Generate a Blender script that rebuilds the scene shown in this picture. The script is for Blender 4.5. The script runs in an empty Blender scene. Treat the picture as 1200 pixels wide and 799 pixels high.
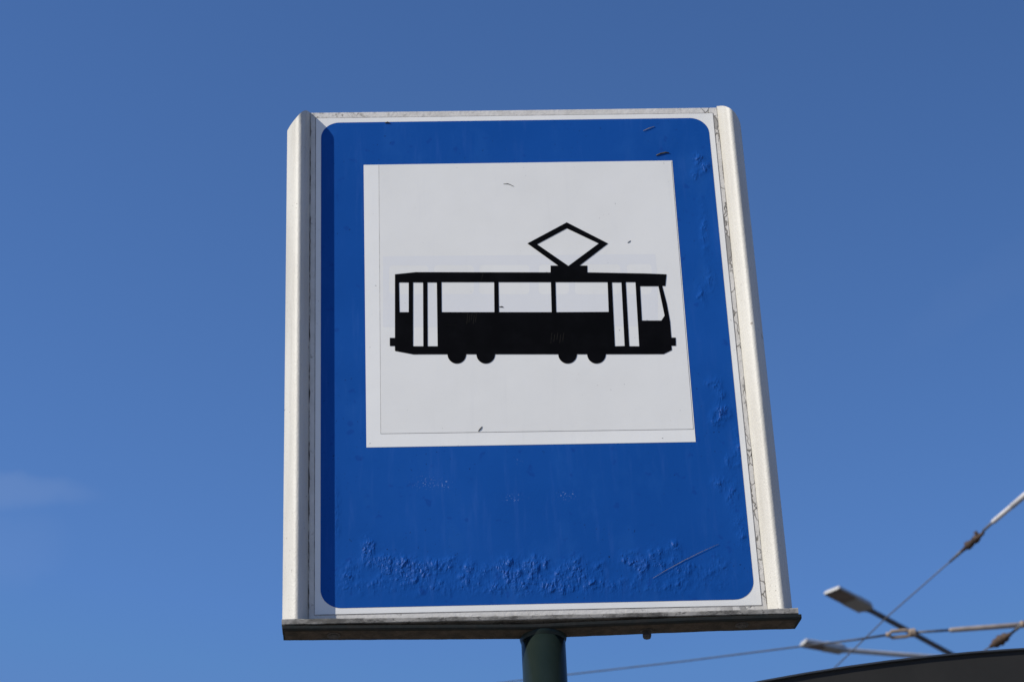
import bpy, bmesh, math, random
from mathutils import Vector, Matrix, noise
random.seed(7)
SC = bpy.context.scene
COL = SC.collection
R = math.radians

# ------------------------------------------------------------------ camera
F = 3000.0                       # focal length in pixels of a 1200 px wide frame
YAW, PIT, ROL = R(3.08), R(32.03), R(-2.60)
CAM = Vector((-0.153, -2.542, 1.60))
ZS = CAM.z + 1.583               # height of the middle of the sign face
fw = Vector((math.sin(YAW)*math.cos(PIT), math.cos(YAW)*math.cos(PIT), math.sin(PIT)))
r0 = Vector((math.cos(YAW), -math.sin(YAW), 0)); u0 = r0.cross(fw)
cr = math.cos(ROL)*r0 + math.sin(ROL)*u0
cu = -math.sin(ROL)*r0 + math.cos(ROL)*u0
cd = bpy.data.cameras.new('camera'); cam = bpy.data.objects.new('camera', cd); COL.objects.link(cam)
m = Matrix((cr, cu, -fw)).transposed().to_4x4(); m.translation = CAM
cam.matrix_world = m
cd.sensor_width = 36.0; cd.lens = 36.0*F/1200.0
cd.clip_start = 0.05; cd.clip_end = 5000
cd.dof.use_dof = True; cd.dof.focus_distance = 2.98; cd.dof.aperture_fstop = 17
SC.camera = cam

def ray(px, py):
    return (fw*F + cr*(px-600.0) - cu*(py-399.5)).normalized()
def on_face(px, py, y=0.0):
    """survey of the sign face: point of the photograph -> (x, z) in mm on the sign"""
    d = ray(px, py); t = (y/1000.0 - CAM.y)/d.y; p = CAM + d*t
    return p.x*1000, (p.z-ZS)*1000
def at_h(px, py, h):
    d = ray(px, py); return CAM + d*((h-CAM.z)/d.z)

# ------------------------------------------------------------------ helpers
def W(x, y, z):                   # mm on the sign -> metres in the world
    return Vector((x/1000.0, y/1000.0, ZS + z/1000.0))

def obj(name, bm, mat, parent=None, smooth=False, recalc=True):
    if recalc: bmesh.ops.recalc_face_normals(bm, faces=bm.faces)
    me = bpy.data.meshes.new(name); 
    if parent is not None:
        off = Vector(parent.get('_base', (0, 0, 0)))
        bmesh.ops.translate(bm, verts=bm.verts, vec=-off)
    bm.to_mesh(me); bm.free()
    if smooth:
        for p in me.polygons: p.use_smooth = True
    me.materials.append(mat)
    o = bpy.data.objects.new(name, me); COL.objects.link(o)
    if parent is not None:
        o.parent = parent
    return o

def thing(name, label, cat, loc=(0, 0, 0), group=None):
    o = bpy.data.objects.new(name, None); COL.objects.link(o)
    o.location = loc; o['label'] = label; o['category'] = cat; o['_base'] = tuple(loc)
    o.empty_display_size = 0.1
    if group: o['group'] = group
    return o
def tag(o, label, cat, group=None):
    o['label'] = label; o['category'] = cat
    if group: o['group'] = group
    return o

def sub(parent, part):            # let a part carry sub-parts in the same world coordinates
    part['_base'] = parent['_base']; return part

def add_box(bm, lo, hi, bevel=0.0, seg=2):
    lo, hi = Vector(lo), Vector(hi)
    r = bmesh.ops.create_cube(bm, size=1.0)
    vs = r['verts']
    for v in vs:
        v.co = Vector(((lo.x+hi.x)/2 + v.co.x*(hi.x-lo.x), (lo.y+hi.y)/2 + v.co.y*(hi.y-lo.y), (lo.z+hi.z)/2 + v.co.z*(hi.z-lo.z)))
    if bevel > 0:
        es = list({e for v in vs for e in v.link_edges})
        bmesh.ops.bevel(bm, geom=es, offset=bevel, segments=seg, profile=0.5, affect='EDGES')

def frame_of(d):
    d = d.normalized()
    a = Vector((0, 0, 1)) if abs(d.z) < 0.95 else Vector((1, 0, 0))
    s = d.cross(a).normalized(); return s, s.cross(d).normalized()

def add_tube(bm, pts, rad, n=12, caps=True):
    """tube through pts; rad is a number or one radius per point"""
    pts = [Vector(p) for p in pts]
    rads = rad if isinstance(rad, (list, tuple)) else [rad]*len(pts)
    s, t = frame_of(pts[-1]-pts[0])
    rings = []
    for p, r in zip(pts, rads):
        rings.append([bm.verts.new(p + s*(r*math.cos(2*math.pi*k/n)) + t*(r*math.sin(2*math.pi*k/n))) for k in range(n)])
    for a, b in zip(rings, rings[1:]):
        for k in range(n):
            bm.faces.new((a[k], a[(k+1) % n], b[(k+1) % n], b[k]))
    if caps:
        bm.faces.new(rings[0]); bm.faces.new(rings[-1])

def flat_poly(bm, pts, y):        # polygon on the sign face from (x, z) in mm
    vs = [bm.verts.new(W(x, y, z)) for x, z in pts]
    return bm.faces.new(vs)

# ------------------------------------------------------------------ materials
def new_mat(name):
    mt = bpy.data.materials.new(name); mt.use_nodes = True
    nt = mt.node_tree; b = nt.nodes['Principled BSDF']
    return mt, nt, b
def N(nt, typ, **kw):
    n = nt.nodes.new(typ)
    for k, v in kw.items():
        if k.startswith('i_'): n.inputs[k[2:].replace('_', ' ')].default_value = v
        else: setattr(n, k, v)
    return n
def L(nt, a, b): nt.links.new(a, b)
def rgb(*c): return (c[0], c[1], c[2], 1.0)
def mixc(nt, fac, a, b):
    n = nt.nodes.new('ShaderNodeMix'); n.data_type = 'RGBA'; n.blend_type = 'MIX'
    for s, v in ((n.inputs[0], fac), (n.inputs[6], a), (n.inputs[7], b)):
        if hasattr(v, 'is_output'): L(nt, v, s)
        else: s.default_value = v
    return n.outputs[2]
def ramp(nt, val, p0, p1, c0=0.0, c1=1.0):
    n = nt.nodes.new('ShaderNodeMapRange'); n.interpolation_type = 'SMOOTHSTEP'
    L(nt, val, n.inputs[0]); n.inputs[1].default_value = p0; n.inputs[2].default_value = p1
    n.inputs[3].default_value = c0; n.inputs[4].default_value = c1
    return n.outputs[0]
def math2(nt, op, a, b=0.0):
    n = nt.nodes.new('ShaderNodeMath'); n.operation = op
    for s, v in ((n.inputs[0], a), (n.inputs[1], b)):
        if hasattr(v, 'is_output'): L(nt, v, s)
        else: s.default_value = v
    return n.outputs[0]
def coords(nt, scale=(1, 1, 1)):
    tc = nt.nodes.new('ShaderNodeTexCoord'); mp = nt.nodes.new('ShaderNodeMapping')
    mp.inputs['Scale'].default_value = scale
    L(nt, tc.outputs['Object'], mp.inputs[0]); return mp.outputs[0]
def noise_tex(nt, vec, scale, detail=4, rough=0.55):
    n = nt.nodes.new('ShaderNodeTexNoise'); n.inputs['Scale'].default_value = scale
    n.inputs['Detail'].default_value = detail; n.inputs['Roughness'].default_value = rough
    L(nt, vec, n.inputs['Vector']); return n.outputs['Fac']
def voro(nt, vec, scale, feature='F1', rnd=1.0):
    n = nt.nodes.new('ShaderNodeTexVoronoi'); n.feature = feature
    n.inputs['Scale'].default_value = scale; n.inputs['Randomness'].default_value = rnd
    L(nt, vec, n.inputs['Vector']); return n
def bump(nt, h, strength, dist, normal=None):
    n = nt.nodes.new('ShaderNodeBump'); n.inputs['Strength'].default_value = strength
    n.inputs['Distance'].default_value = dist; L(nt, h, n.inputs['Height'])
    if normal is not None: L(nt, normal, n.inputs['Normal'])
    return n.outputs['Normal']
def spec(b, v): b.inputs['Specular IOR Level'].default_value = v

def mat_post():
    mt, nt, b = new_mat('cream_enamel')
    v = coords(nt); vs = coords(nt, (1, 1, 0.15))
    c = mixc(nt, ramp(nt, noise_tex(nt, vs, 30, 5), 0.35, 0.75), rgb(0.545, 0.53, 0.475), rgb(0.47, 0.45, 0.395))
    specks = ramp(nt, noise_tex(nt, v, 420, 2, 0.6), 0.67, 0.73)
    mask = ramp(nt, noise_tex(nt, v, 22, 2), 0.42, 0.62)
    c = mixc(nt, ramp(nt, noise_tex(nt, coords(nt, (1, 1, 0.05)), 140, 4, 0.6), 0.5, 0.8, 0, 0.35), c, rgb(0.36, 0.34, 0.29))
    c = mixc(nt, math2(nt, 'MULTIPLY', specks, mask), c, rgb(0.16, 0.14, 0.115))
    pit = ramp(nt, noise_tex(nt, v, 60, 3), 0.715, 0.75)
    c = mixc(nt, pit, c, rgb(0.30, 0.27, 0.23))
    L(nt, c, b.inputs['Base Color']); b.inputs['Roughness'].default_value = 0.5; spec(b, 0.35)
    n1 = bump(nt, noise_tex(nt, v, 380, 3, 0.65), 0.55, 0.0008)
    n2 = bump(nt, noise_tex(nt, v, 90, 2), 0.35, 0.0012, n1)
    L(nt, n2, b.inputs['Normal'])
    return mt

def mat_flange():
    """weathered cream paint of the tray around the film, crazed and flaking"""
    mt, nt, b = new_mat('weathered_cream_paint')
    v = coords(nt)
    sep = nt.nodes.new('ShaderNodeSeparateXYZ'); tc = nt.nodes.new('ShaderNodeTexCoord')
    L(nt, tc.outputs['Object'], sep.inputs[0])
    c = mixc(nt, ramp(nt, noise_tex(nt, v, 45, 6, 0.65), 0.3, 0.75), rgb(0.68, 0.655, 0.60), rgb(0.57, 0.545, 0.49))
    dirt = ramp(nt, noise_tex(nt, v, 130, 6, 0.7), 0.58, 0.74)
    topl = math2(nt, 'MULTIPLY', ramp(nt, sep.outputs['Z'], ZS-0.12+0.335, ZS-0.12+0.342), ramp(nt, sep.outputs['X'], -0.26, -0.08, 1.0, 0.15))
    dirt = math2(nt, 'MAXIMUM', dirt, math2(nt, 'MULTIPLY', topl, ramp(nt, noise_tex(nt, v, 170, 5, 0.75), 0.50, 0.62, 0, 1.2)))
    c = mixc(nt, math2(nt, 'MULTIPLY', dirt, 0.7), c, rgb(0.17, 0.155, 0.13))
    # crazing: cell borders, wide only where a slow noise lets them
    warp = nt.nodes.new('ShaderNodeVectorMath'); warp.operation = 'ADD'
    nz = nt.nodes.new('ShaderNodeTexNoise'); nz.inputs['Scale'].default_value = 90
    L(nt, v, nz.inputs['Vector'])
    sc = nt.nodes.new('ShaderNodeVectorMath'); sc.operation = 'SCALE'; sc.inputs['Scale'].default_value = 0.012
    L(nt, nz.outputs['Color'], sc.inputs[0]); L(nt, v, warp.inputs[0]); L(nt, sc.outputs[0], warp.inputs[1])
    wm_ = nt.nodes.new('ShaderNodeMapping'); wm_.inputs['Scale'].default_value = (1.5, 1, 0.6); L(nt, warp.outputs[0], wm_.inputs[0])
    vo = voro(nt, wm_.outputs[0], 60, 'DISTANCE_TO_EDGE')
    crack = ramp(nt, vo.outputs['Distance'], 0.0, 0.06, 1.0, 0.0)
    right = ramp(nt, sep.outputs['X'], 0.19, 0.215, 0.0, 1.0)
    low = ramp(nt, sep.outputs['Z'], ZS-0.12-0.352, ZS-0.12-0.342, 1.0, 0.0)
    where = math2(nt, 'MAXIMUM', right, low)
    crack = math2(nt, 'MULTIPLY', crack, math2(nt, 'MULTIPLY', where, ramp(nt, noise_tex(nt, v, 26, 3), 0.42, 0.52)))
    c = mixc(nt, crack, c, rgb(0.17, 0.155, 0.13))
    vo2 = voro(nt, wm_.outputs[0], 60, 'F1')
    flake = math2(nt, 'MULTIPLY', ramp(nt, noise_tex(nt, vo2.outputs['Position'], 400, 0), 0.62, 0.66), where)
    c = mixc(nt, math2(nt, 'MULTIPLY', flake, 0.75), c, rgb(0.25, 0.24, 0.22))
    L(nt, c, b.inputs['Base Color']); b.inputs['Roughness'].default_value = 0.7; spec(b, 0.2)
    h = math2(nt, 'SUBTRACT', noise_tex(nt, v, 240, 4), math2(nt, 'ADD', math2(nt, 'MULTIPLY', crack, 0.8), math2(nt, 'MULTIPLY', flake, 0.4)))
    L(nt, bump(nt, h, 0.6, 0.0008), b.inputs['Normal'])
    return mt

def mat_tray():
    mt, nt, b = new_mat('dirty_grey_paint')
    v = coords(nt, (0.5, 1, 1))
    c = mixc(nt, ramp(nt, noise_tex(nt, v, 34, 7, 0.72), 0.40, 0.62), rgb(0.36, 0.345, 0.31), rgb(0.105, 0.10, 0.088))
    nz = noise_tex(nt, v, 70, 4)
    band = ramp(nt, math2(nt, 'ABSOLUTE', math2(nt, 'SUBTRACT', nz, 0.5)), 0.004, 0.016, 1.0, 0.0)
    c = mixc(nt, math2(nt, 'MULTIPLY', band, 0.7), c, rgb(0.06, 0.055, 0.05))
    c = mixc(nt, ramp(nt, noise_tex(nt, v, 320, 3, 0.7), 0.6, 0.75, 0, 0.5), c, rgb(0.12, 0.11, 0.10))
    L(nt, c, b.inputs['Base Color']); b.inputs['Roughness'].default_value = 0.75; spec(b, 0.15)
    L(nt, bump(nt, noise_tex(nt, v, 160, 5, 0.65), 0.8, 0.001), b.inputs['Normal'])
    return mt

def mat_white(name, col, col2):
    mt, nt, b = new_mat(name)
    v = coords(nt)
    c = mixc(nt, ramp(nt, noise_tex(nt, v, 9, 4, 0.6), 0.3, 0.75), col, col2)
    st = coords(nt, (1, 1, 0.08))
    c = mixc(nt, ramp(nt, noise_tex(nt, st, 90, 4, 0.6), 0.55, 0.85, 0, 0.12), c, rgb(0.5, 0.5, 0.5))
    sp = ramp(nt, noise_tex(nt, v, 330, 2, 0.5), 0.735, 0.775)
    c = mixc(nt, math2(nt, 'MULTIPLY', sp, ramp(nt, noise_tex(nt, v, 18, 2), 0.5, 0.62)), c, rgb(0.25, 0.24, 0.23))
    L(nt, c, b.inputs['Base Color']); b.inputs['Roughness'].default_value = 0.42; spec(b, 0.3)
    L(nt, bump(nt, noise_tex(nt, v, 25, 3), 0.12, 0.002), b.inputs['Normal'])
    return mt

def mat_blue():
    mt, nt, b = new_mat('blue_reflective_film')
    v = coords(nt)
    c = mixc(nt, ramp(nt, noise_tex(nt, v, 5, 5, 0.6), 0.3, 0.75), rgb(0.0065, 0.073, 0.31), rgb(0.0095, 0.084, 0.345))
    c = mixc(nt, ramp(nt, noise_tex(nt, v, 3.2, 3, 0.5), 0.40, 0.62, 0, 0.35), c, rgb(0.0055, 0.062, 0.275))
    c = mixc(nt, ramp(nt, noise_tex(nt, coords(nt, (1, 1, 0.5)), 17, 5, 0.65), 0.52, 0.70, 0, 0.5), c, rgb(0.0135, 0.092, 0.345))
    sp2 = math2(nt, 'MULTIPLY', ramp(nt, noise_tex(nt, v, 330, 2, 0.5), 0.71, 0.75), ramp(nt, noise_tex(nt, v, 12, 2), 0.46, 0.60))
    c = mixc(nt, sp2, c, rgb(0.006, 0.02, 0.08))
    spots = ramp(nt, noise_tex(nt, v, 70, 2, 0.5), 0.66, 0.74, 0, 0.45)
    c = mixc(nt, spots, c, rgb(0.006, 0.045, 0.24))
    st = coords(nt, (1, 1, 0.10))
    c = mixc(nt, ramp(nt, noise_tex(nt, st, 120, 3, 0.6), 0.52, 0.85, 0, 0.20), c, rgb(0.05, 0.14, 0.45))
    at = nt.nodes.new('ShaderNodeAttribute'); at.attribute_name = 'fleck'
    fl = math2(nt, 'MULTIPLY', ramp(nt, noise_tex(nt, v, 420, 2, 0.6), 0.60, 0.68), at.outputs['Fac'])
    c = mixc(nt, math2(nt, 'MULTIPLY', fl, 0.5), c, rgb(0.40, 0.52, 0.75))
    L(nt, c, b.inputs['Base Color'])
    b.inputs['Roughness'].default_value = 0.42; spec(b, 0.08)
    ab = nt.nodes.new('ShaderNodeAttribute'); ab.attribute_name = 'blister'
    # bubbles under the film: domes of three sizes
    wn = nt.nodes.new('ShaderNodeTexNoise'); wn.inputs['Scale'].default_value = 120; L(nt, v, wn.inputs['Vector'])
    s = nt.nodes.new('ShaderNodeVectorMath'); s.operation = 'SCALE'; s.inputs['Scale'].default_value = 0.007
    L(nt, wn.outputs['Color'], s.inputs[0])
    wv = nt.nodes.new('ShaderNodeVectorMath'); wv.operation = 'ADD'; L(nt, v, wv.inputs[0]); L(nt, s.outputs[0], wv.inputs[1])
    tot = None
    for scl, amp, th in ((95, 0.75, 0.40), (190, 0.50, 0.36), (340, 0.26, 0.34)):
        st_ = nt.nodes.new('ShaderNodeMapping'); st_.inputs['Scale'].default_value = (1, 1, 0.72); L(nt, wv.outputs[0], st_.inputs[0])
        vo = voro(nt, st_.outputs[0], scl, 'F1')
        dome = ramp(nt, vo.outputs['Distance'], 0.0, 0.62, 1.0, 0.0)
        pick = ramp(nt, noise_tex(nt, vo.outputs['Position'], 330, 0), th, th+0.16)
        h = math2(nt, 'MULTIPLY', math2(nt, 'MULTIPLY', dome, pick), amp)
        tot = h if tot is None else math2(nt, 'ADD', tot, h)
    tot = math2(nt, 'ADD', tot, math2(nt, 'MULTIPLY', noise_tex(nt, coords(nt, (1, 1, 0.35)), 190, 5, 0.6), 0.95))
    tot = math2(nt, 'MULTIPLY', tot, ab.outputs['Fac'])
    n1 = bump(nt, noise_tex(nt, v, 14, 3), 0.10, 0.003)
    n2 = bump(nt, noise_tex(nt, v, 230, 3), 0.12, 0.0004, n1)
    n3 = bump(nt, tot, 1.0, 0.0019, n2)
    L(nt, n3, b.inputs['Normal'])
    return mt

def mat_black():
    mt, nt, b = new_mat('black_print')
    v = coords(nt)
    c = mixc(nt, ramp(nt, noise_tex(nt, v, 40, 5, 0.65), 0.35, 0.8), rgb(0.0025, 0.0025, 0.003), rgb(0.0045, 0.0045, 0.0055))
    L(nt, c, b.inputs['Base Color']); b.inputs['Roughness'].default_value = 0.6; spec(b, 0.03)
    return mt

def mat_plain(name, c1, c2, rough=0.5, scale=40, metallic=0.0, bmp=0.3, sp=0.4, dist=0.001):
    mt, nt, b = new_mat(name)
    v = coords(nt)
    c = mixc(nt, ramp(nt, noise_tex(nt, v, scale, 6, 0.65), 0.32, 0.72), rgb(*c1), rgb(*c2))
    L(nt, c, b.inputs['Base Color']); b.inputs['Roughness'].default_value = rough; b.inputs['Metallic'].default_value = metallic
    spec(b, sp)
    if bmp: L(nt, bump(nt, noise_tex(nt, v, scale*4, 4, 0.6), bmp, dist), b.inputs['Normal'])
    return mt

def mat_gap():
    """dirt in a joint: dark where open, paint where bridged"""
    mt, nt, b = new_mat('joint_dirt')
    v = coords(nt, (1, 1, 0.6))
    c = mixc(nt, ramp(nt, noise_tex(nt, v, 55, 5, 0.7), 0.42, 0.62), rgb(0.07, 0.06, 0.05), rgb(0.46, 0.44, 0.39))
    L(nt, c, b.inputs['Base Color']); b.inputs['Roughness'].default_value = 0.85; spec(b, 0.1)
    return mt

M_post, M_flange, M_tray = mat_post(), mat_flange(), mat_tray()
M_film = mat_white('white_reflective_film', rgb(0.83, 0.82, 0.765), rgb(0.77, 0.76, 0.71))
M_square = mat_white('white_square_film', rgb(0.835, 0.825, 0.77), rgb(0.80, 0.79, 0.735))
M_overlay = mat_white('white_overlay_film', rgb(0.79, 0.78, 0.725), rgb(0.755, 0.745, 0.69))
M_ghost = mat_white('old_print_showing_through', rgb(0.737, 0.735, 0.71), rgb(0.725, 0.725, 0.703))
M_blue, M_black, M_gap = mat_blue(), mat_black(), mat_gap()
M_line = mat_plain('film_edge_dirt', (0.16, 0.15, 0.14), (0.42, 0.40, 0.37), 0.8, 60, bmp=0, sp=0.1)
M_green = mat_plain('dark_green_paint', (0.0105, 0.0185, 0.0155), (0.0145, 0.023, 0.0195), 0.34, 35, bmp=0.04, sp=0.2, dist=0.0006)
M_channel = mat_plain('grimy_green_steel', (0.010, 0.0135, 0.0125), (0.017, 0.0165, 0.0135), 0.65, 60, bmp=0.5, sp=0.2)
M_under = mat_plain('rust_stained_steel', (0.035, 0.030, 0.023), (0.07, 0.055, 0.042), 0.8, 90, bmp=0.8, sp=0.15)
M_bolt = mat_plain('dull_bolt', (0.03, 0.028, 0.025), (0.07, 0.06, 0.05), 0.6, 200, bmp=0.3)
M_straw = mat_plain('dry_straw', (0.26, 0.22, 0.13), (0.36, 0.31, 0.20), 0.8, 300, bmp=0, sp=0.1)
M_debris = mat_plain('dark_dry_debris', (0.05, 0.045, 0.035), (0.13, 0.12, 0.09), 0.85, 400, bmp=0, sp=0.1)
M_lamp = mat_plain('light_grey_cast_metal', (0.42, 0.42, 0.41), (0.52, 0.52, 0.51), 0.45, 20, bmp=0, sp=0.4)
M_lampdark = mat_plain('brown_grey_metal', (0.36, 0.34, 0.30), (0.40, 0.38, 0.34), 0.5, 20, bmp=0)
M_led = mat_plain('lamp_lens_plate', (0.17, 0.12, 0.085), (0.23, 0.165, 0.12), 0.25, 12, bmp=0, sp=0.5)
M_arm = mat_plain('dark_weathered_steel', (0.10, 0.09, 0.085), (0.15, 0.135, 0.125), 0.6, 15, bmp=0)
M_palearm = mat_plain('pale_galvanised_steel', (0.42, 0.41, 0.39), (0.5, 0.49, 0.47), 0.5, 15, bmp=0)
M_wire = mat_plain('weathered_wire', (0.08, 0.08, 0.085), (0.13, 0.125, 0.12), 0.55, 30, bmp=0)
M_rod = mat_plain('grey_brown_rod', (0.26, 0.22, 0.19), (0.36, 0.31, 0.27), 0.6, 25, bmp=0)
M_whiterod = mat_plain('pale_insulating_rod', (0.55, 0.53, 0.52), (0.62, 0.60, 0.58), 0.5, 25, bmp=0)
M_rust = mat_plain('rusty_brown_fitting', (0.03, 0.02, 0.015), (0.10, 0.062, 0.042), 0.75, 60, bmp=0.4)
M_tan = mat_plain('tan_corroded_fitting', (0.27, 0.20, 0.14), (0.36, 0.28, 0.21), 0.7, 40, bmp=0.3)
M_roof = mat_plain('dark_shelter_paint', (0.0225, 0.0215, 0.0185), (0.0275, 0.026, 0.0225), 0.6, 12, bmp=0.1, sp=0.2)
M_trim = mat_plain('shelter_edge_trim', (0.03, 0.034, 0.038), (0.04, 0.044, 0.048), 0.45, 12, bmp=0.05, sp=0.6)
M_glass, _nt, _b = new_mat('shelter_glass')
_b.inputs['Base Color'].default_value = rgb(0.75, 0.85, 0.82); _b.inputs['Transmission Weight'].default_value = 1.0
_b.inputs['Roughness'].default_value = 0.02; _b.inputs['IOR'].default_value = 1.45
M_asphalt = mat_plain('asphalt', (0.07, 0.07, 0.07), (0.095, 0.093, 0.09), 0.9, 30, bmp=0.6, sp=0.2, dist=0.01)
M_paving = mat_plain('concrete_paving', (0.36, 0.325, 0.275), (0.43, 0.39, 0.335), 0.85, 6, bmp=0.4, sp=0.2, dist=0.005)

# ------------------------------------------------------------------ setting
bm = bmesh.new()
bmesh.ops.create_grid(bm, x_segments=40, y_segments=40, size=2500)
g = obj('ground', bm, M_asphalt); g['kind'] = 'structure'
bm = bmesh.new(); add_box(bm, (-40, -14, -0.3), (40, 4.6, 0.12), 0.015)
p = obj('pavement', bm, M_paving); p['kind'] = 'structure'
GZ = 0.12

# ------------------------------------------------------------------ the sign
PXC = on_face(637.5, 748, -10)[0]          # x of the pole in mm
PY = 5.0                                    # its axis, mm behind the face
SIGN = thing('tram_stop_sign', 'blue and white tram stop sign with black tram pictogram on a dark green pole', 'sign',
             (PXC/1000, PY/1000, GZ))

# tray panel
XL, XR = -253.5, 252.8
ZT, ZB = 348.6, -354.0
bm = bmesh.new(); add_box(bm, W(XL-3, 0.9, ZB), W(XR+3, 5.0, ZT), 0.0006, 1)
panel = obj('panel', bm, M_flange, SIGN)

# film with its dirty edge line, laid on the panel
FL, FR, FT, FB = -246.3, 246.8, 339.3, -339.5
bm = bmesh.new(); flat_poly(bm, [(FL-.8, FB-.9), (FR+.8, FB-.9), (FR+.8, FT+.8), (FL-.8, FT+.8)], 0.70)
obj('film_edge', bm, M_line, panel if sub(SIGN, panel) else None)
bm = bmesh.new(); flat_poly(bm, [(FL, FB), (FR, FB), (FR, FT), (FL, FT)], 0.50)
film = obj('white_film', bm, M_film, SIGN); sub(SIGN, film)

# blue field: rounded grid carrying blister and fleck masks
BL_, BR_, BT_, BB_, RC = -240.0, 240.0, 332.2, -332.2, 23.0
rows = []
z = BB_
zs = [BB_ + RC*(1-math.cos(math.pi/2*k/10)) for k in range(10)]
nmid = 300
zs += [BB_+RC + (BT_-BB_-2*RC)*k/nmid for k in range(nmid+1)]
zs += [BT_ - RC*(1-math.cos(math.pi/2*k/10)) for k in range(9, -1, -1)]
NX = 220
bm = bmesh.new()
for z in zs:
    d = 0.0
    if z < BB_+RC: d = RC - math.sqrt(max(0, RC*RC-(BB_+RC-z)**2))
    if z > BT_-RC: d = RC - math.sqrt(max(0, RC*RC-(z-BT_+RC)**2))
    rows.append([bm.verts.new(W(BL_+d+(BR_-BL_-2*d)*i/NX, 0.25, z)) for i in range(NX+1)])
for a, b in zip(rows, rows[1:]):
    for i in range(NX):
        bm.faces.new((a[i], a[i+1], b[i+1], b[i]))
co = [(v.co.x*1000, (v.co.z-ZS)*1000) for v in bm.verts]
blue = obj('blue_field', bm, M_blue, SIGN, recalc=False); sub(SIGN, blue)
def gpx(px, py, rx, rz, a):
    x, z = on_face(px, py); return (x, z, rx, rz, a)
patches = [gpx(*q) for q in [
    (432, 640, 6, 9, .7), (436, 652, 9, 9, .8), (452, 664, 7, 12, .7), (466, 660, 10, 9, .8), (479, 668, 10, 10, 1.0), (496, 664, 9, 8, .7), (514, 664, 10, 8, .6), (528, 656, 5, 7, .5),
    (547, 665, 9, 8, .6), (572, 668, 8, 8, .55), (592, 662, 8, 9, .8), (604, 671, 10, 9, 1.0), (623, 665, 9, 12, 1.0), (640, 660, 5, 6, .5), (663, 673, 12, 10, .8), (676, 662, 8, 9, .7),
    (703, 662, 7, 8, .7), (742, 656, 10, 8, .8), (754, 664, 8, 8, .8), (768, 650, 6, 9, .7), (776, 662, 9, 8, .6), (800, 664, 12, 12, .4), (840, 664, 14, 12, .3),
    (470, 684, 60, 9, .28), (560, 688, 60, 9, .22), (630, 686, 40, 9, .30), (700, 686, 60, 9, .26), (790, 684, 50, 9, .2), (410, 672, 10, 14, .35), (540, 678, 8, 6, .5), (650, 684, 8, 8, .6), (690, 680, 10, 8, .5),
    (837, 450, 6, 8, .8), (845, 462, 4, 6, .6), (846, 482, 7, 8, .9), (840, 492, 6, 6, .8), (845, 566, 7, 7, .7), (858, 578, 6, 12, .5), (866, 520, 5, 24, .3), (868, 620, 6, 16, .4), (855, 540, 5, 8, .5),
    (818, 186, 6, 6, .8), (826, 196, 5, 6, .7), (822, 345, 5, 12, .4), (815, 205, 6, 6, .5), (832, 330, 5, 12, .35), (790, 640, 7, 9, .4), (394, 600, 3, 30, .35), (825, 270, 4, 30, .3)]]
flecks = [gpx(*q) for q in [(497, 565, 12, 7, .8), (521, 567, 6, 5, 1.), (602, 583, 9, 4, .9), (664, 580, 8, 5, .9), (610, 541, 4, 3, .9), (660, 520, 3, 2, .5), (650, 148, 3, 2, .3)]]
ab = blue.data.attributes.new('blister', 'FLOAT', 'POINT'); af = blue.data.attributes.new('fleck', 'FLOAT', 'POINT')
vb, vf = [], []
for x, z in co:
    s = 0.0
    for cx, cz, rx, rz, a in patches:
        q = ((x-cx)/rx)**2 + ((z-cz)/rz)**2
        if q < 6: s += 1.2*a*math.exp(-q*0.8)
    n = noise.noise(Vector((x/16.0, z/16.0, 3.1)))*0.5 + noise.noise(Vector((x/6.0, z/7.0, 9.7)))*0.5
    s = max(0.0, min(1.0, s*(1.15+2.1*n))) if s > 0.02 else 0.0
    s += 0.03*max(0, n)
    vb.append(s)
    f_ = 0.0
    for cx, cz, rx, rz, a in flecks:
        q = ((x-cx)/rx)**2 + ((z-cz)/rz)**2
        if q < 6: f_ += a*math.exp(-q)
    vf.append(min(1, f_*1.6))
ab.data.foreach_set('value', vb); af.data.foreach_set('value', vf)

# white square, the overlay film on it and the old print showing through
SQ = [on_face(*q) for q in [(429.4, 524.1), (815.3, 517.6), (787.7, 188.3), (426.1, 193.4)]]
bm = bmesh.new(); flat_poly(bm, SQ, 0.0)
square = obj('white_square', bm, M_square, SIGN); sub(SIGN, square)
OV = [on_face(*q) for q in [(446.0, 508.3), (812.9, 503.0), (787.0, 189.2), (443.8, 194.0)]]
def inset_quad(q, d):
    (a, b, c, e) = q
    return [(a[0]+d, a[1]+d), (b[0]-d, b[1]+d), (c[0]-d, c[1]-0.01), (e[0]+d, e[1]-0.01)]
bm = bmesh.new(); flat_poly(bm, OV, -0.12); obj('overlay_edge', bm, M_line, square)
bm = bmesh.new(); flat_poly(bm, inset_quad(OV, 0.42), -0.24); overlay = obj('overlay_film', bm, M_overlay, square)

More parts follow.
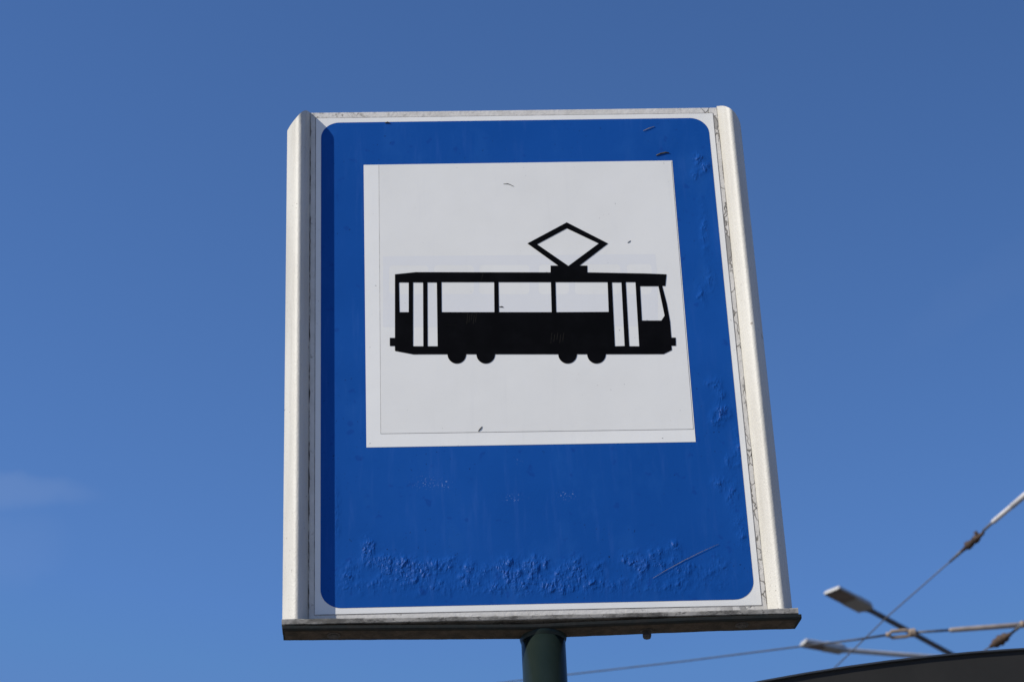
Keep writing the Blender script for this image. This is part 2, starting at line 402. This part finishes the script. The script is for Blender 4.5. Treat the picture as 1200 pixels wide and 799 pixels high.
# pictogram (outline measured on the face, windows are real holes in the print)
def tz(x, y): return on_face(440 + x/3.158, 240 + y/3.158, -0.6)
def filled(loops, y, name, mat, parent):
    bm = bmesh.new(); es = []
    for lp in loops:
        vs = [bm.verts.new(W(p[0], y, p[1])) for p in lp]
        es += [bm.edges.new((vs[i], vs[(i+1) % len(vs)])) for i in range(len(vs))]
    bmesh.ops.triangle_fill(bm, use_beauty=True, use_dissolve=False, edges=es)
    return obj(name, bm, mat, parent)
def wheel_arc(cx, cy, r, x0=None):
    pts = []
    for k in range(0, 25):
        a = math.pi*k/24
        pts.append((cx + r*math.cos(a), cy + r*math.sin(a)))
    return pts
ghost_out = [(28, 190), (1036, 182), (1042, 250), (1043, 300), (1046, 448), (28, 452)]
def soft_rect(x0, y0, x1, y1, r=14):
    pts = []
    for cx_, cy_, a0 in ((x1-r, y0+r, -90), (x1-r, y1-r, 0), (x0+r, y1-r, 90), (x0+r, y0+r, 180)):
        pts += [(cx_+r*math.cos(R(a0+18*k)), cy_+r*math.sin(R(a0+18*k))) for k in range(6)]
    return pts
ghost_w = [soft_rect(*q) for q in ((50, 224, 196, 330), (216, 223, 364, 330), (384, 222, 570, 330), (604, 221, 716, 330), (738, 220, 906, 330), (930, 219, 1022, 330))]
filled([[tz(*q) for q in lp] for lp in [ghost_out]+ghost_w], -0.262, 'old_print', M_ghost, square)
out = [(72, 257), (150, 249), (648, 250), (648, 225), (676, 225), (562, 143), (708, 65), (861, 143), (755, 225), (784, 225), (784, 250), (1000, 254), (1077, 257),
       (1073, 300), (1061, 300), (1078, 365), (1090, 430), (1095, 491), (1111, 491), (1112, 521), (1095, 521), (1097, 537), (1066, 552)]
for cx in (818, 711, 408, 301): out += wheel_arc(cx, 552.5, 34.5)
out += [(140, 553), (72, 540), (72, 522), (53, 522), (53, 492), (72, 492)]
holes = [[(87, 287), (123, 287), (123, 397), (89, 397)], [(139, 287), (176, 287), (177, 523), (139, 523)], [(192, 287), (227, 287), (230, 523), (193, 523)],
         [(244, 286), (439, 286), (440, 397), (245, 397)], [(455, 286), (649, 286), (652, 397), (457, 397)], [(666, 286), (859, 286), (863, 396), (669, 397)],
         [(875, 287), (910, 287), (922, 522), (886, 523)], [(926, 286), (962, 286), (976, 523), (939, 523)],
         [(979, 301), (1047, 301), (1070, 410), (1058, 428), (986, 428)], [(708, 87), (826, 143), (714, 226), (598, 146)]]
filled([[tz(*q) for q in lp] for lp in [out]+holes], -0.60, 'tram_pictogram', M_black, SIGN)

M_scuff = mat_plain('scuffed_print', (0.011, 0.010, 0.008), (0.022, 0.019, 0.014), 0.7, 300, bmp=0, sp=0.1)
def scuff(strokes):
    bm = bmesh.new()
    for p, q, wd in strokes:
        flat_poly(bm, [tz(*p), tz(p[0]+wd, p[1]+wd*0.4), tz(q[0]+wd, q[1]+wd*0.4), tz(*q)], -0.68)
    obj('scuff_mark', bm, M_scuff, SIGN)
scuff([((341+8*i, 402+5*(i % 2)), (337+8*i, 440-6*(i % 3)), 1.6) for i in range(5)])
scuff([((652+11*i, 474+5*(i % 2)), (648+11*i, 512-6*(i % 3)), 1.6) for i in range(5)])
scuff([((238, 437), (262, 443), 1.0), ((262, 443), (300, 447), 1.0)])
scuff([((398, 250), (392, 278), 1.2)]); scuff([((632, 247), (646, 262), 1.2)]); scuff([((232, 343), (240, 351), 1.0)])

# side profiles: round tubes with their top outer corner cut off in a curve
D = 20.0
def side_profile(xo, xi, ridge):
    a = (xi-xo)/2.0; xc = (xi+xo)/2.0; n = 48
    drop = [(0, 0), (.06, 3.2), (.22, 9.6), (.375, 15.6), (.5, 19.6), (.59, 21.6), (.78, 24.4), (.9, 26.2), (.96, 27.2), (1.0, 28.2)]
    def dz(u):
        for (u0, d0), (u1, d1) in zip(drop, drop[1:]):
            if u <= u1: return d0 + (d1-d0)*(u-u0)/(u1-u0)
        return drop[-1][1]
    bm = bmesh.new(); lo, hi, mid = [], [], []
    for k in range(n):
        th = 2*math.pi*k/n
        # gable-like pressed section: two gently curved slopes meeting in a blunt ridge
        sg = -1+4*k/n if k <= n//2 else 3-4*k/n
        s_ = abs(sg)**0.85*(1 if sg > 0 else -1) if 0 < k < n and k != n//2 else (-1 if k == 0 else 1)
        x = xc - a*s_ + ridge*(1-s_*s_)
        dep = D*(1-abs(s_)**1.85)
        y = 1.0-dep if k <= n//2 else 9.0+dep
        if k in (0, n//2): y = 1.0
        u = (xi-x)/(xi-xo)
        zt = ZT + (0.6 if xo < 0 else 2.2) - dz(u)
        lo.append(bm.verts.new(W(x, y, ZB))); mid.append(bm.verts.new(W(x, y, ZT-34))); hi.append(bm.verts.new(W(x, y, zt)))
    for A, B in ((lo, mid), (mid, hi)):
        for k in range(n):
            f = bm.faces.new((A[k], A[(k+1) % n], B[(k+1) % n], B[k])); f.smooth = True
    hi = [bm.verts.new(v.co) for v in hi]    # the cut face has verts of its own so that its edge stays sharp
    for k in range(n//2):                    # cap: strips joining front and back points of the same x
        i0, i1, j0, j1 = k, k+1, (n-k) % n, n-k-1
        vs = []
        for v in (hi[i0], hi[i1], hi[j1], hi[j0]):
            if v not in vs: vs.append(v)
        if len(vs) >= 3: bm.faces.new(vs)
    return bm
obj('side_profile', side_profile(-281.7, -253.7, 2.6), M_post, SIGN)
obj('side_profile', side_profile(280.3, 252.8, 0.2), M_post, SIGN)
# dirt in the joints between the profiles and the panel
for x0, x1 in ((XL-0.5, XL+1.0), (XR-0.35, XR+0.4)):
    bm = bmesh.new(); n = 120; A = []
    for i in range(n+1):
        z = ZB + (ZT-0.5-ZB)*i/n
        w = 0.9*noise.noise(Vector((x0, 0, z/9.0))) + 0.5*noise.noise(Vector((x0, 4, z/3.0)))
        if x0 > 0: w *= 0.6
        if x0 < 0: A.append((bm.verts.new(W(x0-1, 0.6, z)), bm.verts.new(W(x1+w, 0.6, z))))
        else: A.append((bm.verts.new(W(x0+w, 0.6, z)), bm.verts.new(W(x1+1, 0.6, z))))
    for p, q in zip(A, A[1:]): bm.faces.new((p[0], p[1], q[1], q[0]))
    obj('joint_line', bm, M_gap, panel)

# bottom tray rail and the bent green channel under it
bm = bmesh.new()
NS = 90
XA, XB = -281.3, 283.2
def rail_sweep(bm, prof, xa, xb, zoff, n=NS, back_cut=0.0, jit=0.0, sag=0.0):
    rings = []
    for i in range(n+1):
        t = i/n; ring = []
        for (y, z) in prof:
            cut = back_cut*max(0, (y+20)/30.0) if i == n else 0
            x = xa+(xb-xa)*t - cut
            j = jit*(noise.noise(Vector((x/14.0, y/7.0, z/5.0))) + 0.6*noise.noise(Vector((x/5.0, 7+y/7.0, z/3.0))))
            if z > -356: j -= sag*max(0.0, 1-(x/270.0)**2)
            ring.append(bm.verts.new(W(x, y + j*0.3, z+zoff(x)+j)))
        rings.append(ring)
    m_ = len(prof)
    for a, b in zip(rings, rings[1:]):
        for k in range(m_): bm.faces.new((a[k], a[(k+1) % m_], b[(k+1) % m_], b[k]))
    bm.faces.new(rings[0]); bm.faces.new(rings[-1])
def zr(x): return 0.0
TOPSAG = 2.0
rail_sweep(bm, [(-19.0, -360.6), (-19.6, -360.0), (-19.6, -354.7), (-18.8, -353.6), (5, -353.6), (5, -360.6)], XA, XB, zr, 240, jit=0.45, sag=TOPSAG)
obj('bottom_rail', bm, M_tray, SIGN)
def zc(x):
    pts = [(-300, 0.2), (-10, -5.0), (45, -3.4), (185, -0.6), (300, 0.2)]
    for (a, p), (b, q) in zip(pts, pts[1:]):
        if x <= b: return p+(q-p)*(x-a)/(b-a)
    return 0.4
bm = bmesh.new()
rail_sweep(bm, [(-21.0, -362.2), (-21.6, -362.8), (-21.6, -365.8), (-20.8, -367.0), (-18, -367.4), (5, -367.4), (5, -366.2), (-18, -366.2), (-19.4, -365.6), (-19.4, -362.2)],
           XA+1.0, 285.8, zc, NS, back_cut=5.0, jit=0.25)
chan = obj('channel', bm, M_channel, SIGN); sub(SIGN, chan)
bm = bmesh.new(); rail_sweep(bm, [(-18, -367.7), (4, -367.7), (4, -367.52), (-18, -367.52)], XA+3, 281.5, zc, NS, back_cut=3.0)
obj('rusty_underside', bm, M_under, chan)
# filler strip behind the lip so that the gap reads dark and the sky does not show through it
bm = bmesh.new(); rail_sweep(bm, [(-17, -360.9), (4, -360.9), (4, -366.0), (-17, -366.0)], XA+4, 280.0, zc, NS)
obj('gap_filler', bm, M_channel, chan)
# bolts under the channel
for px, py, ln, yy in ((391, 739, 3.0, -8), (757.5, 734, 9.0, -3), (869, 728, 3.0, -10)):
    x = on_face(px, py, yy)[0]
    bm = bmesh.new(); zt = -367.4 + zc(x)
    add_tube(bm, [W(x, yy, zt), W(x, yy, zt-ln*0.75), W(x, yy, zt-ln)], [0.0052, 0.0052, 0.0040], 6)
    add_tube(bm, [W(x, yy, zt), W(x, yy, zt-1.2)], 0.0075, 18)
    obj('bolt', bm, M_bolt, chan)
# socket plate and pole
bm = bmesh.new()
ztop = -368.0 + zc(PXC)
pc = Vector((PXC/1000, PY/1000, 0))
add_tube(bm, [pc+Vector((0, 0, GZ)), pc+Vector((0, 0, 1.2)), pc+Vector((0, 0, 2.4)), pc + Vector((0, 0, ZS+(ztop-1)/1000))], 0.0242, 56)
pole = obj('pole', bm, M_green, SIGN, smooth=False)
for f_ in pole.data.polygons: f_.use_smooth = len(f_.vertices) == 4
bm = bmesh.new(); zt_ = ZS+(ztop+0.5)/1000
add_tube(bm, [pc+Vector((0, 0, zt_)), pc+Vector((0, 0, zt_-0.0015)), pc+Vector((0, 0, zt_-0.004)), pc+Vector((0, 0, zt_-0.0055))], [0.0258, 0.0256, 0.0248, 0.02425], 48, caps=False)
obj('socket_collar', bm, M_green, SIGN, smooth=True)
bm = bmesh.new(); add_tube(bm, [pc+Vector((0, 0, GZ)), pc+Vector((0, 0, GZ+0.012))], 0.09, 32)
add_tube(bm, [pc+Vector((0, 0, GZ+0.012)), pc+Vector((0, 0, GZ+0.05))], [0.045, 0.026], 32)
obj('base_flange', bm, M_green, SIGN)

# ------------------------------------------------------------------ dry bits stuck to the face
def stem(name, label, pxs, rad, mat, cat='plant debris', lift=0.35, grp=None):
    pts = []
    for i, (px, py) in enumerate(pxs):
        x, z = on_face(px, py, -0.8); pts.append(W(x, -lift-0.25*abs(math.sin(i*1.7)), z))
    bm = bmesh.new(); n = len(pts)
    rr = [rad*(1.0-0.45*abs(2*i/(n-1)-1)) for i in range(n)]
    add_tube(bm, pts, rr, 6)
    return tag(obj(name, bm, mat, smooth=True), label, cat, grp)
stem('dry_grass_stem', 'long thin dry grass stem stuck across lower right of the blue field', [(765, 677), (780, 668), (800, 657), (822, 646), (842, 637)], 0.00021, M_straw, 'grass stem')
stem('dry_grass_stem', 'short pale straw with a dark tip near top edge of the blue field', [(754, 153.2), (760, 150.6), (767, 148)], 0.0004, M_straw, 'grass stem')
stem('dry_leaf_scrap', 'curled brown leaf scrap just above the white square, right side', [(769, 182), (774, 180), (780, 178.5), (784, 179)], 0.0010, M_debris, 'leaf scrap')
stem('dry_leaf_scrap', 'small dark scrap stuck near the bottom edge of the white square', [(560.5, 505), (562.5, 502.5), (565, 499.5)], 0.0007, M_debris, 'leaf scrap')
stem('dry_leaf_scrap', 'small curved dark scrap stuck above the tram near top of the white square', [(590, 215.5), (595, 215.3), (598, 216.4), (602, 218.5)], 0.00045, M_debris, 'leaf scrap')
stem('dry_leaf_scrap', 'tiny dark fleck stuck inside the middle window of the printed tram', [(585, 359.5), (588, 359.2), (590, 359.8)], 0.0007, M_debris, 'leaf scrap')
stem('dry_leaf_scrap', 'tiny dark fleck on the white square right of the pantograph', [(735.5, 284.5), (737, 283.4), (739, 281.8)], 0.00045, M_debris, 'leaf scrap')
stem('dry_leaf_scrap', 'dark crumb at the top left rim of the blue field', [(451, 143.8), (454, 143.2), (457, 144.2)], 0.0008, M_debris, 'leaf scrap')

# ------------------------------------------------------------------ tram shelter (only a corner of its arched roof is in the picture)
SY = 0.75                                    # front plane of its roof
def on_y(px, py, y):
    d = ray(px, py); return CAM + d*((y-CAM.y)/d.y)
A, B, C3 = on_y(880, 799, SY-0.034), on_y(1055, 771.3, SY-0.034), on_y(1200, 758.5, SY-0.034)
# circle through the three points in the plane y = SY
ax, az, bx, bz, cx, cz = A.x, A.z, B.x, B.z, C3.x, C3.z
dd = 2*(ax*(bz-cz)+bx*(cz-az)+cx*(az-bz))
ox = ((ax*ax+az*az)*(bz-cz)+(bx*bx+bz*bz)*(cz-az)+(cx*cx+cz*cz)*(az-bz))/dd
oz = ((ax*ax+az*az)*(cx-bx)+(bx*bx+bz*bz)*(ax-cx)+(cx*cx+cz*cz)*(bx-ax))/dd
RR = math.hypot(ax-ox, az-oz)
print('shelter arc', ox, oz, RR, A, C3)
HALF = min(1.35, RR*0.75); DEP = 2.0
SH = thing('tram_shelter', 'dark arched roof edge of a shelter rising at the lower right corner', 'shelter', (ox, SY+DEP/2, GZ))
def arc_slab(bm, y0, y1, r_out, r_in, n=48, ext=0.0):
    am = math.asin((HALF+ext)/RR); rings = []
    for i in range(n+1):
        a = -am + 2*am*i/n
        rings.append([bm.verts.new((ox+r*math.sin(a), y, oz+r*math.cos(a))) for y, r in ((y0, r_out), (y1, r_out), (y1, r_in), (y0, r_in))])
    for p, q in zip(rings, rings[1:]):
        for k in range(4): bm.faces.new((p[k], p[(k+1) % 4], q[(k+1) % 4], q[k]))
    bm.faces.new(rings[0]); bm.faces.new(rings[-1])
bm = bmesh.new(); arc_slab(bm, SY+0.003, SY+DEP, RR-0.004, RR-0.05); roof = obj('roof', bm, M_roof, SH); sub(SH, roof)
bm = bmesh.new(); arc_slab(bm, SY-0.03, SY+0.0, RR-0.003, RR-0.16); obj('fascia', bm, M_roof, roof)
bm = bmesh.new(); arc_slab(bm, SY-0.034, SY+0.02, RR, RR-0.0025); obj('edge_trim', bm, M_trim, roof)
for sx in (-1, 1):
    for yy in (SY+0.15, SY+DEP-0.15):
        x = ox + sx*(HALF-0.12); zt = oz+math.sqrt(RR*RR-(HALF-0.12)**2)-0.045
        bm = bmesh.new(); add_box(bm, (x-0.035, yy-0.035, GZ), (x+0.035, yy+0.035, zt), 0.004)
        obj('post', bm, M_roof, SH)
zt = oz+math.sqrt(RR*RR-(HALF-0.12)**2)-0.25
bm = bmesh.new(); add_box(bm, (ox-HALF+0.16, SY+DEP-0.155, GZ+0.25), (ox+HALF-0.16, SY+DEP-0.147, zt)); obj('glass_pane', bm, M_glass, SH)
for hz in (GZ+0.22, zt+0.002):
    bm = bmesh.new(); add_box(bm, (ox-HALF+0.155, SY+DEP-0.175, hz), (ox+HALF-0.155, SY+DEP-0.127, hz+0.028), 0.003); obj('rail', bm, M_roof, SH)

# ------------------------------------------------------------------ street lamps
def lerp(a, b, t): return a+(b-a)*t
def street_lamp(label, tip, neck, far, width, hgt, armr, m_body, m_led, m_arm, thick, polegap, tilt=0.0):
    """tip, neck: ends of the head; far: a point further down the arm (all in world space)"""
    ax_ = (neck-tip); Ld = ax_.length; ax_.normalize()
    sd = ax_.cross(Vector((0, 0, 1))).normalized(); up = sd.cross(ax_).normalized()
    base = far + (far-neck).normalized()*polegap; base = Vector((base.x, base.y, 0))
    T = thing('street_lamp', label, 'street lamp', base, 'flat led street lamps behind the shelter')
    # housing: tapered slab, thicker towards the neck, with a step between lens section and gear section
    bm = bmesh.new(); rings = []
    secs = [(0.0, .93, .45), (0.02, 1.0, .75), (0.46, 1.0, .80), (0.50, 1.0, .92), (0.56, .99, 1.0), (0.84, .95, 1.0), (0.94, .70, .92), (1.0, .34, .62)]
    for t, w, h in secs:
        c = tip + ax_*(Ld*t); hw = width/2*w; th = thick*h
        rings.append([bm.verts.new(c + sd*(hw*p) + up*(q)) for p, q in ((-1, 0), (1, 0), (1, th*.7), (.82, th), (-.82, th), (-1, th*.7))])
    for a, b in zip(rings, rings[1:]):
        for k in range(6): bm.faces.new((a[k], a[(k+1) % 6], b[(k+1) % 6], b[k]))
    bm.faces.new(rings[0]); bm.faces.new(rings[-1])
    h = obj('housing', bm, m_body, T); sub(T, h)
    bm = bmesh.new()                      # underside: cover plate and lens panel, a little below the housing
    def plate(t0, t1, wf, dz_, mat, nm):
        bm = bmesh.new(); vs = []
        for z_ in (0.0, -dz_):
            for t, s in ((t0, -1), (t1, -1), (t1, 1), (t0, 1)):
                vs.append(bm.verts.new(tip + ax_*(Ld*t) + sd*(width/2*wf*s) + up*(z_-0.001)))
        bm.faces.new(vs[:4]); bm.faces.new(vs[4:])
        for k in range(4): bm.faces.new((vs[k], vs[(k+1) % 4], vs[4+(k+1) % 4], vs[4+k]))
        obj(nm, bm, mat, h)
    bm.free()
    plate(0.035, 0.45, 0.90, 0.006, M_led, 'lens_panel')
    plate(0.47, 0.90, 0.90, 0.010, M_lampdark, 'cover_plate')
    # arm and pole
    bm = bmesh.new(); e = far + (far-neck).normalized()*polegap
    add_tube(bm, [neck - ax_*0.02 + up*thick*.35, neck + (far-neck)*0.03 + up*thick*.3, far + up*thick*.3, e + up*thick*.3], [armr*1.25, armr, armr, armr*1.1], 14)
    obj('arm', bm, m_arm, T, smooth=True)
    bm = bmesh.new(); add_tube(bm, [Vector((e.x, e.y, 0)), Vector((e.x, e.y, 1.2)), Vector((e.x, e.y, 1.25)), Vector((e.x, e.y, e.z+0.12))], [0.11, 0.11, 0.085, 0.05], 20)
    obj('pole', bm, m_arm, T, smooth=True)
    return T
H1 = 10.5
tip = at_h(974.5, 692.5, H1); neck = at_h(1019, 715.5, H1); far = at_h(1112, 766, H1)
print('lamp1', tip, neck, (tip-CAM).length, (neck-tip).length)
street_lamp('upper street lamp with wide flat head seen from below on a dark arm', tip, neck, far, 0.155, H1, 0.022, M_lamp, M_led, M_arm, 0.038, 0.9)
H2 = 11.0
tip = at_h(941, 754.5, H2); neck = at_h(992, 763.5, H2); far = at_h(1053, 768.2, H2)
street_lamp('lower street lamp with pale arm, its head seen edge on above the roof', tip, neck, far, 0.105, H2, 0.022, M_lamp, M_led, M_palearm, 0.05, 1.6)

# ------------------------------------------------------------------ overhead wires
HW = 6.6
def wire_pts(pxs, h=HW): return [at_h(px, py, h) for px, py in pxs]
def extend(a, b, d): return b + (b-a).normalized()*d

def bulb(bm, a, b, r, lumps=5, n=12):
    """corrugated egg insulator or shackle between two points"""
    k = 14; pts, rr = [], []
    for i in range(k+1):
        t = i/k; pts.append(lerp(a, b, t))
        rr.append(max(0.004, r*(math.sin(math.pi*min(max(t, .04), .96))**0.5)*(0.84+0.16*math.cos(2*math.pi*lumps*t))))
    add_tube(bm, pts, rr, n)

# wire A: from upper right down to behind the roof
T = thing('span_wire', 'steep thin span wire with pale rod and rusty insulator at right edge', 'overhead wire', at_h(1140, 636, HW), 'overhead tram span wires')
P = dict((k, at_h(*k, HW)) for k in [(1200, 581), (1163, 612), (1152, 622), (1152.5, 624), (1127, 645.5), (1113, 658), (1040, 722), (975, 785)])
d = extend(P[(1163, 612)], P[(1200, 581)], 0.12)
bm = bmesh.new(); mid = lerp(P[(1163, 612)], d, .42)
add_tube(bm, [P[(1163, 612)], lerp(P[(1163, 612)], mid, .04), mid], [0.006, 0.0105, 0.0105], 10); add_tube(bm, [mid, d], [0.0125, 0.0125], 10)
obj('rod', bm, M_whiterod, T, smooth=True)
bm = bmesh.new(); bulb(bm, P[(1152.5, 624)], P[(1127, 645.5)], 0.019, 3)
s_, t_ = frame_of(P[(1127, 645.5)]-P[(1152.5, 624)])
q = lerp(P[(1152.5, 624)], P[(1127, 645.5)], .22); add_tube(bm, [q - cr*0.016+cu*0.022, q + cr*0.004-cu*0.004], 0.0085, 8)
q = lerp(P[(1152.5, 624)], P[(1127, 645.5)], .7); add_tube(bm, [q - cr*0.012+cu*0.014, q + cr*0.010-cu*0.012], 0.010, 8)
obj('insulator', bm, M_rust, T, smooth=True)
bm = bmesh.new()
add_tube(bm, [P[(1163, 612)], P[(1152, 622)]], 0.006, 8)
add_tube(bm, [P[(1127, 645.5)], P[(1113, 658)]], [0.0075, 0.005], 8)
add_tube(bm, [P[(1113, 658)], P[(1040, 722)], P[(975, 785)], extend(P[(1040, 722)], P[(975, 785)], 7.0)], 0.0029, 8)
add_tube(bm, [d, extend(P[(1163, 612)], P[(1200, 581)], 6.0)], 0.0045, 8)
obj('wire', bm, M_wire, T, smooth=True)

# wire B: almost level, from behind the pole to the right edge
T = thing('span_wire', 'nearly level span wire with a tan turnbuckle and thick rod above the roof', 'overhead wire', at_h(1056, 742, HW), 'overhead tram span wires')
bs = [(560, 803), (620, 795.5), (665, 790), (800, 774.5), (938, 757), (1000, 749.5), (1040, 743.5)]
pw = wire_pts(bs); pw = [extend(pw[1], pw[0], 9.0)] + pw
bm = bmesh.new(); add_tube(bm, pw, [0.0032]*5 + [0.004, 0.005, 0.006], 8)
r1, r2, r3 = at_h(1072, 740.5, HW), at_h(1112, 738, HW), at_h(1200, 731.5, HW)
add_tube(bm, [r1, r2], 0.0062, 8); e = extend(r2, r3, 0.25); add_tube(bm, [e, extend(r2, r3, 7.0)], 0.005, 8)
obj('wire', bm, M_wire, T, smooth=True)
bm = bmesh.new(); add_tube(bm, [r2, lerp(r2, r3, .04), lerp(r2, r3, .5), lerp(r2, r3, .52), e], [0.008, 0.0112, 0.0118, 0.0118, 0.0122], 12)
obj('rod', bm, M_rod, T, smooth=True)
bm = bmesh.new()                             # turnbuckle: two bars, end blocks
a0, a1 = at_h(1040, 743.5, HW), at_h(1070, 741, HW)
dv = (a1-a0).normalized(); sdv = (cu - dv*cu.dot(dv)).normalized()
w_ = 0.0140
loop = []
for s in (1, -1):
    add_tube(bm, [a0+dv*0.004, a0+dv*0.020+sdv*(w_*s), a1-dv*0.03+sdv*(w_*s), a1-dv*0.012+sdv*(w_*0.6*s)], [0.0085, 0.0088, 0.0088, 0.0085], 8)
add_tube(bm, [a0-dv*0.006, a0+dv*0.014], 0.0115, 10)
obj('turnbuckle', bm, M_tan, T, smooth=True)
bm = bmesh.new(); add_tube(bm, [a1-dv*0.020, a1-dv*0.016, a1+dv*0.010, a1+dv*0.014], [0.014, 0.020, 0.020, 0.012], 10); obj('clamp', bm, M_tan, T)

# wire C: short branch with an egg insulator
T = thing('span_wire', 'short slanting branch wire with dark egg insulator just above the roof', 'overhead wire', at_h(1172, 750, HW), 'overhead tram span wires')
c0, c1, c2, c3 = at_h(1199, 730.5, HW-0.02), at_h(1184, 742.5, HW-0.02), at_h(1161, 757, HW-0.02), at_h(1120, 785, HW-0.02)
bm = bmesh.new(); add_tube(bm, [c0, c1], [0.0085, 0.006], 8); add_tube(bm, [c2, c3, extend(c2, c3, 6)], 0.004, 8); obj('wire', bm, M_wire, T, smooth=True)
bm = bmesh.new(); bulb(bm, c1, c2, 0.027, 4); obj('insulator', bm, M_rust, T, smooth=True)
bm = bmesh.new(); add_tube(bm, [c0-cr*0.006+cu*0.012, c0+cr*0.004-cu*0.016], 0.011, 10); obj('clamp', bm, M_tan, T, smooth=True)

# ------------------------------------------------------------------ light
SUNV = Vector((-43.5, -D-0.8, 31.5)).normalized()      # direction towards the sun
el = math.asin(SUNV.z); az = math.atan2(SUNV.x, SUNV.y)
ld = bpy.data.lights.new('sun', 'SUN'); ld.energy = 4.8; ld.angle = R(0.53); ld.color = (1.0, 0.945, 0.86)
lo = bpy.data.objects.new('sun', ld); COL.objects.link(lo)
lo.rotation_euler = SUNV.to_track_quat('Z', 'Y').to_euler(); lo.location = (-8, -4, 12)

w = bpy.data.worlds.new('World'); SC.world = w; w.use_nodes = True
nt = w.node_tree; bg = nt.nodes['Background']
sky = nt.nodes.new('ShaderNodeTexSky'); sky.sky_type = 'NISHITA'; sky.sun_disc = False
sky.sun_elevation = el; sky.sun_rotation = az
sky.altitude = 300; sky.air_density = 1.0; sky.dust_density = 0.6; sky.ozone_density = 2.2
hs = nt.nodes.new('ShaderNodeHueSaturation'); hs.inputs['Saturation'].default_value = 1.025
gm = nt.nodes.new('ShaderNodeGamma'); gm.inputs[1].default_value = 1.5
L(nt, sky.outputs[0], gm.inputs[0]); L(nt, gm.outputs[0], hs.inputs['Color'])
tc = nt.nodes.new('ShaderNodeTexCoord')
side = nt.nodes.new('ShaderNodeVectorMath'); side.operation = 'DOT_PRODUCT'        # the sky is a little lighter on the sun's side
L(nt, tc.outputs['Generated'], side.inputs[0]); side.inputs[1].default_value = (0.995, 0.05, 0.0)
sfac = nt.nodes.new('ShaderNodeMapRange'); L(nt, side.outputs['Value'], sfac.inputs[0])
for i_, v_ in enumerate((-0.6, 0.6, 1.20, 0.80)): sfac.inputs[i_+1].default_value = v_
cap = nt.nodes.new('ShaderNodeVectorMath'); cap.operation = 'MINIMUM'    # clear air all round: no white glare at the horizon
sm = nt.nodes.new('ShaderNodeVectorMath'); sm.operation = 'SCALE'; L(nt, hs.outputs[0], sm.inputs[0]); L(nt, sfac.outputs[0], sm.inputs['Scale'])
L(nt, sm.outputs[0], cap.inputs[0]); cap.inputs[1].default_value = (1.12, 2.40, 5.5)
# two faint wisps of cirrus, fixed in the sky by direction
def wisp(px, py, wide, high, slant, amp):
    c = ray(px, py); rt = c.cross(Vector((0, 0, 1))).normalized(); upv = rt.cross(c).normalized()
    rt2 = (rt*math.cos(slant)+upv*math.sin(slant)); up2 = (-rt*math.sin(slant)+upv*math.cos(slant))
    def dotn(v):
        n = nt.nodes.new('ShaderNodeVectorMath'); n.operation = 'DOT_PRODUCT'; L(nt, tc.outputs['Generated'], n.inputs[0]); n.inputs[1].default_value = v
        return n.outputs['Value']
    nz = noise_tex(nt, tc.outputs['Generated'], 60, 5, 0.6)
    a = math2(nt, 'DIVIDE', dotn(rt2), wide); b = math2(nt, 'DIVIDE', math2(nt, 'ADD', dotn(up2), math2(nt, 'MULTIPLY', math2(nt, 'SUBTRACT', nz, 0.5), high*1.2)), high)
    q = math2(nt, 'ADD', math2(nt, 'MULTIPLY', a, a), math2(nt, 'MULTIPLY', b, b))
    front = ramp(nt, dotn(c), 0.5, 0.6)
    return math2(nt, 'MULTIPLY', math2(nt, 'MULTIPLY', ramp(nt, q, 0.0, 1.0, 1.0, 0.0), front), amp)
cl = math2(nt, 'ADD', math2(nt, 'ADD', wisp(-8, 573, 0.046, 0.0080, 0.02, 0.062), wisp(0, 640, 0.03, 0.02, 0.1, 0.022)), wisp(1160, 335, 0.05, 0.012, 0.45, 0.008))
cloud = mixc(nt, cl, cap.outputs[0], rgb(6.0, 6.6, 7.6))
L(nt, cloud, bg.inputs['Color']); bg.inputs['Strength'].default_value = 0.099

SC.view_settings.view_transform = 'Standard'; SC.view_settings.look = 'None'
SC.view_settings.exposure = 0.0; SC.view_settings.gamma = 1.0
SC.render.engine = 'CYCLES'
for o in COL.objects:
    if '_base' in o: del o['_base']
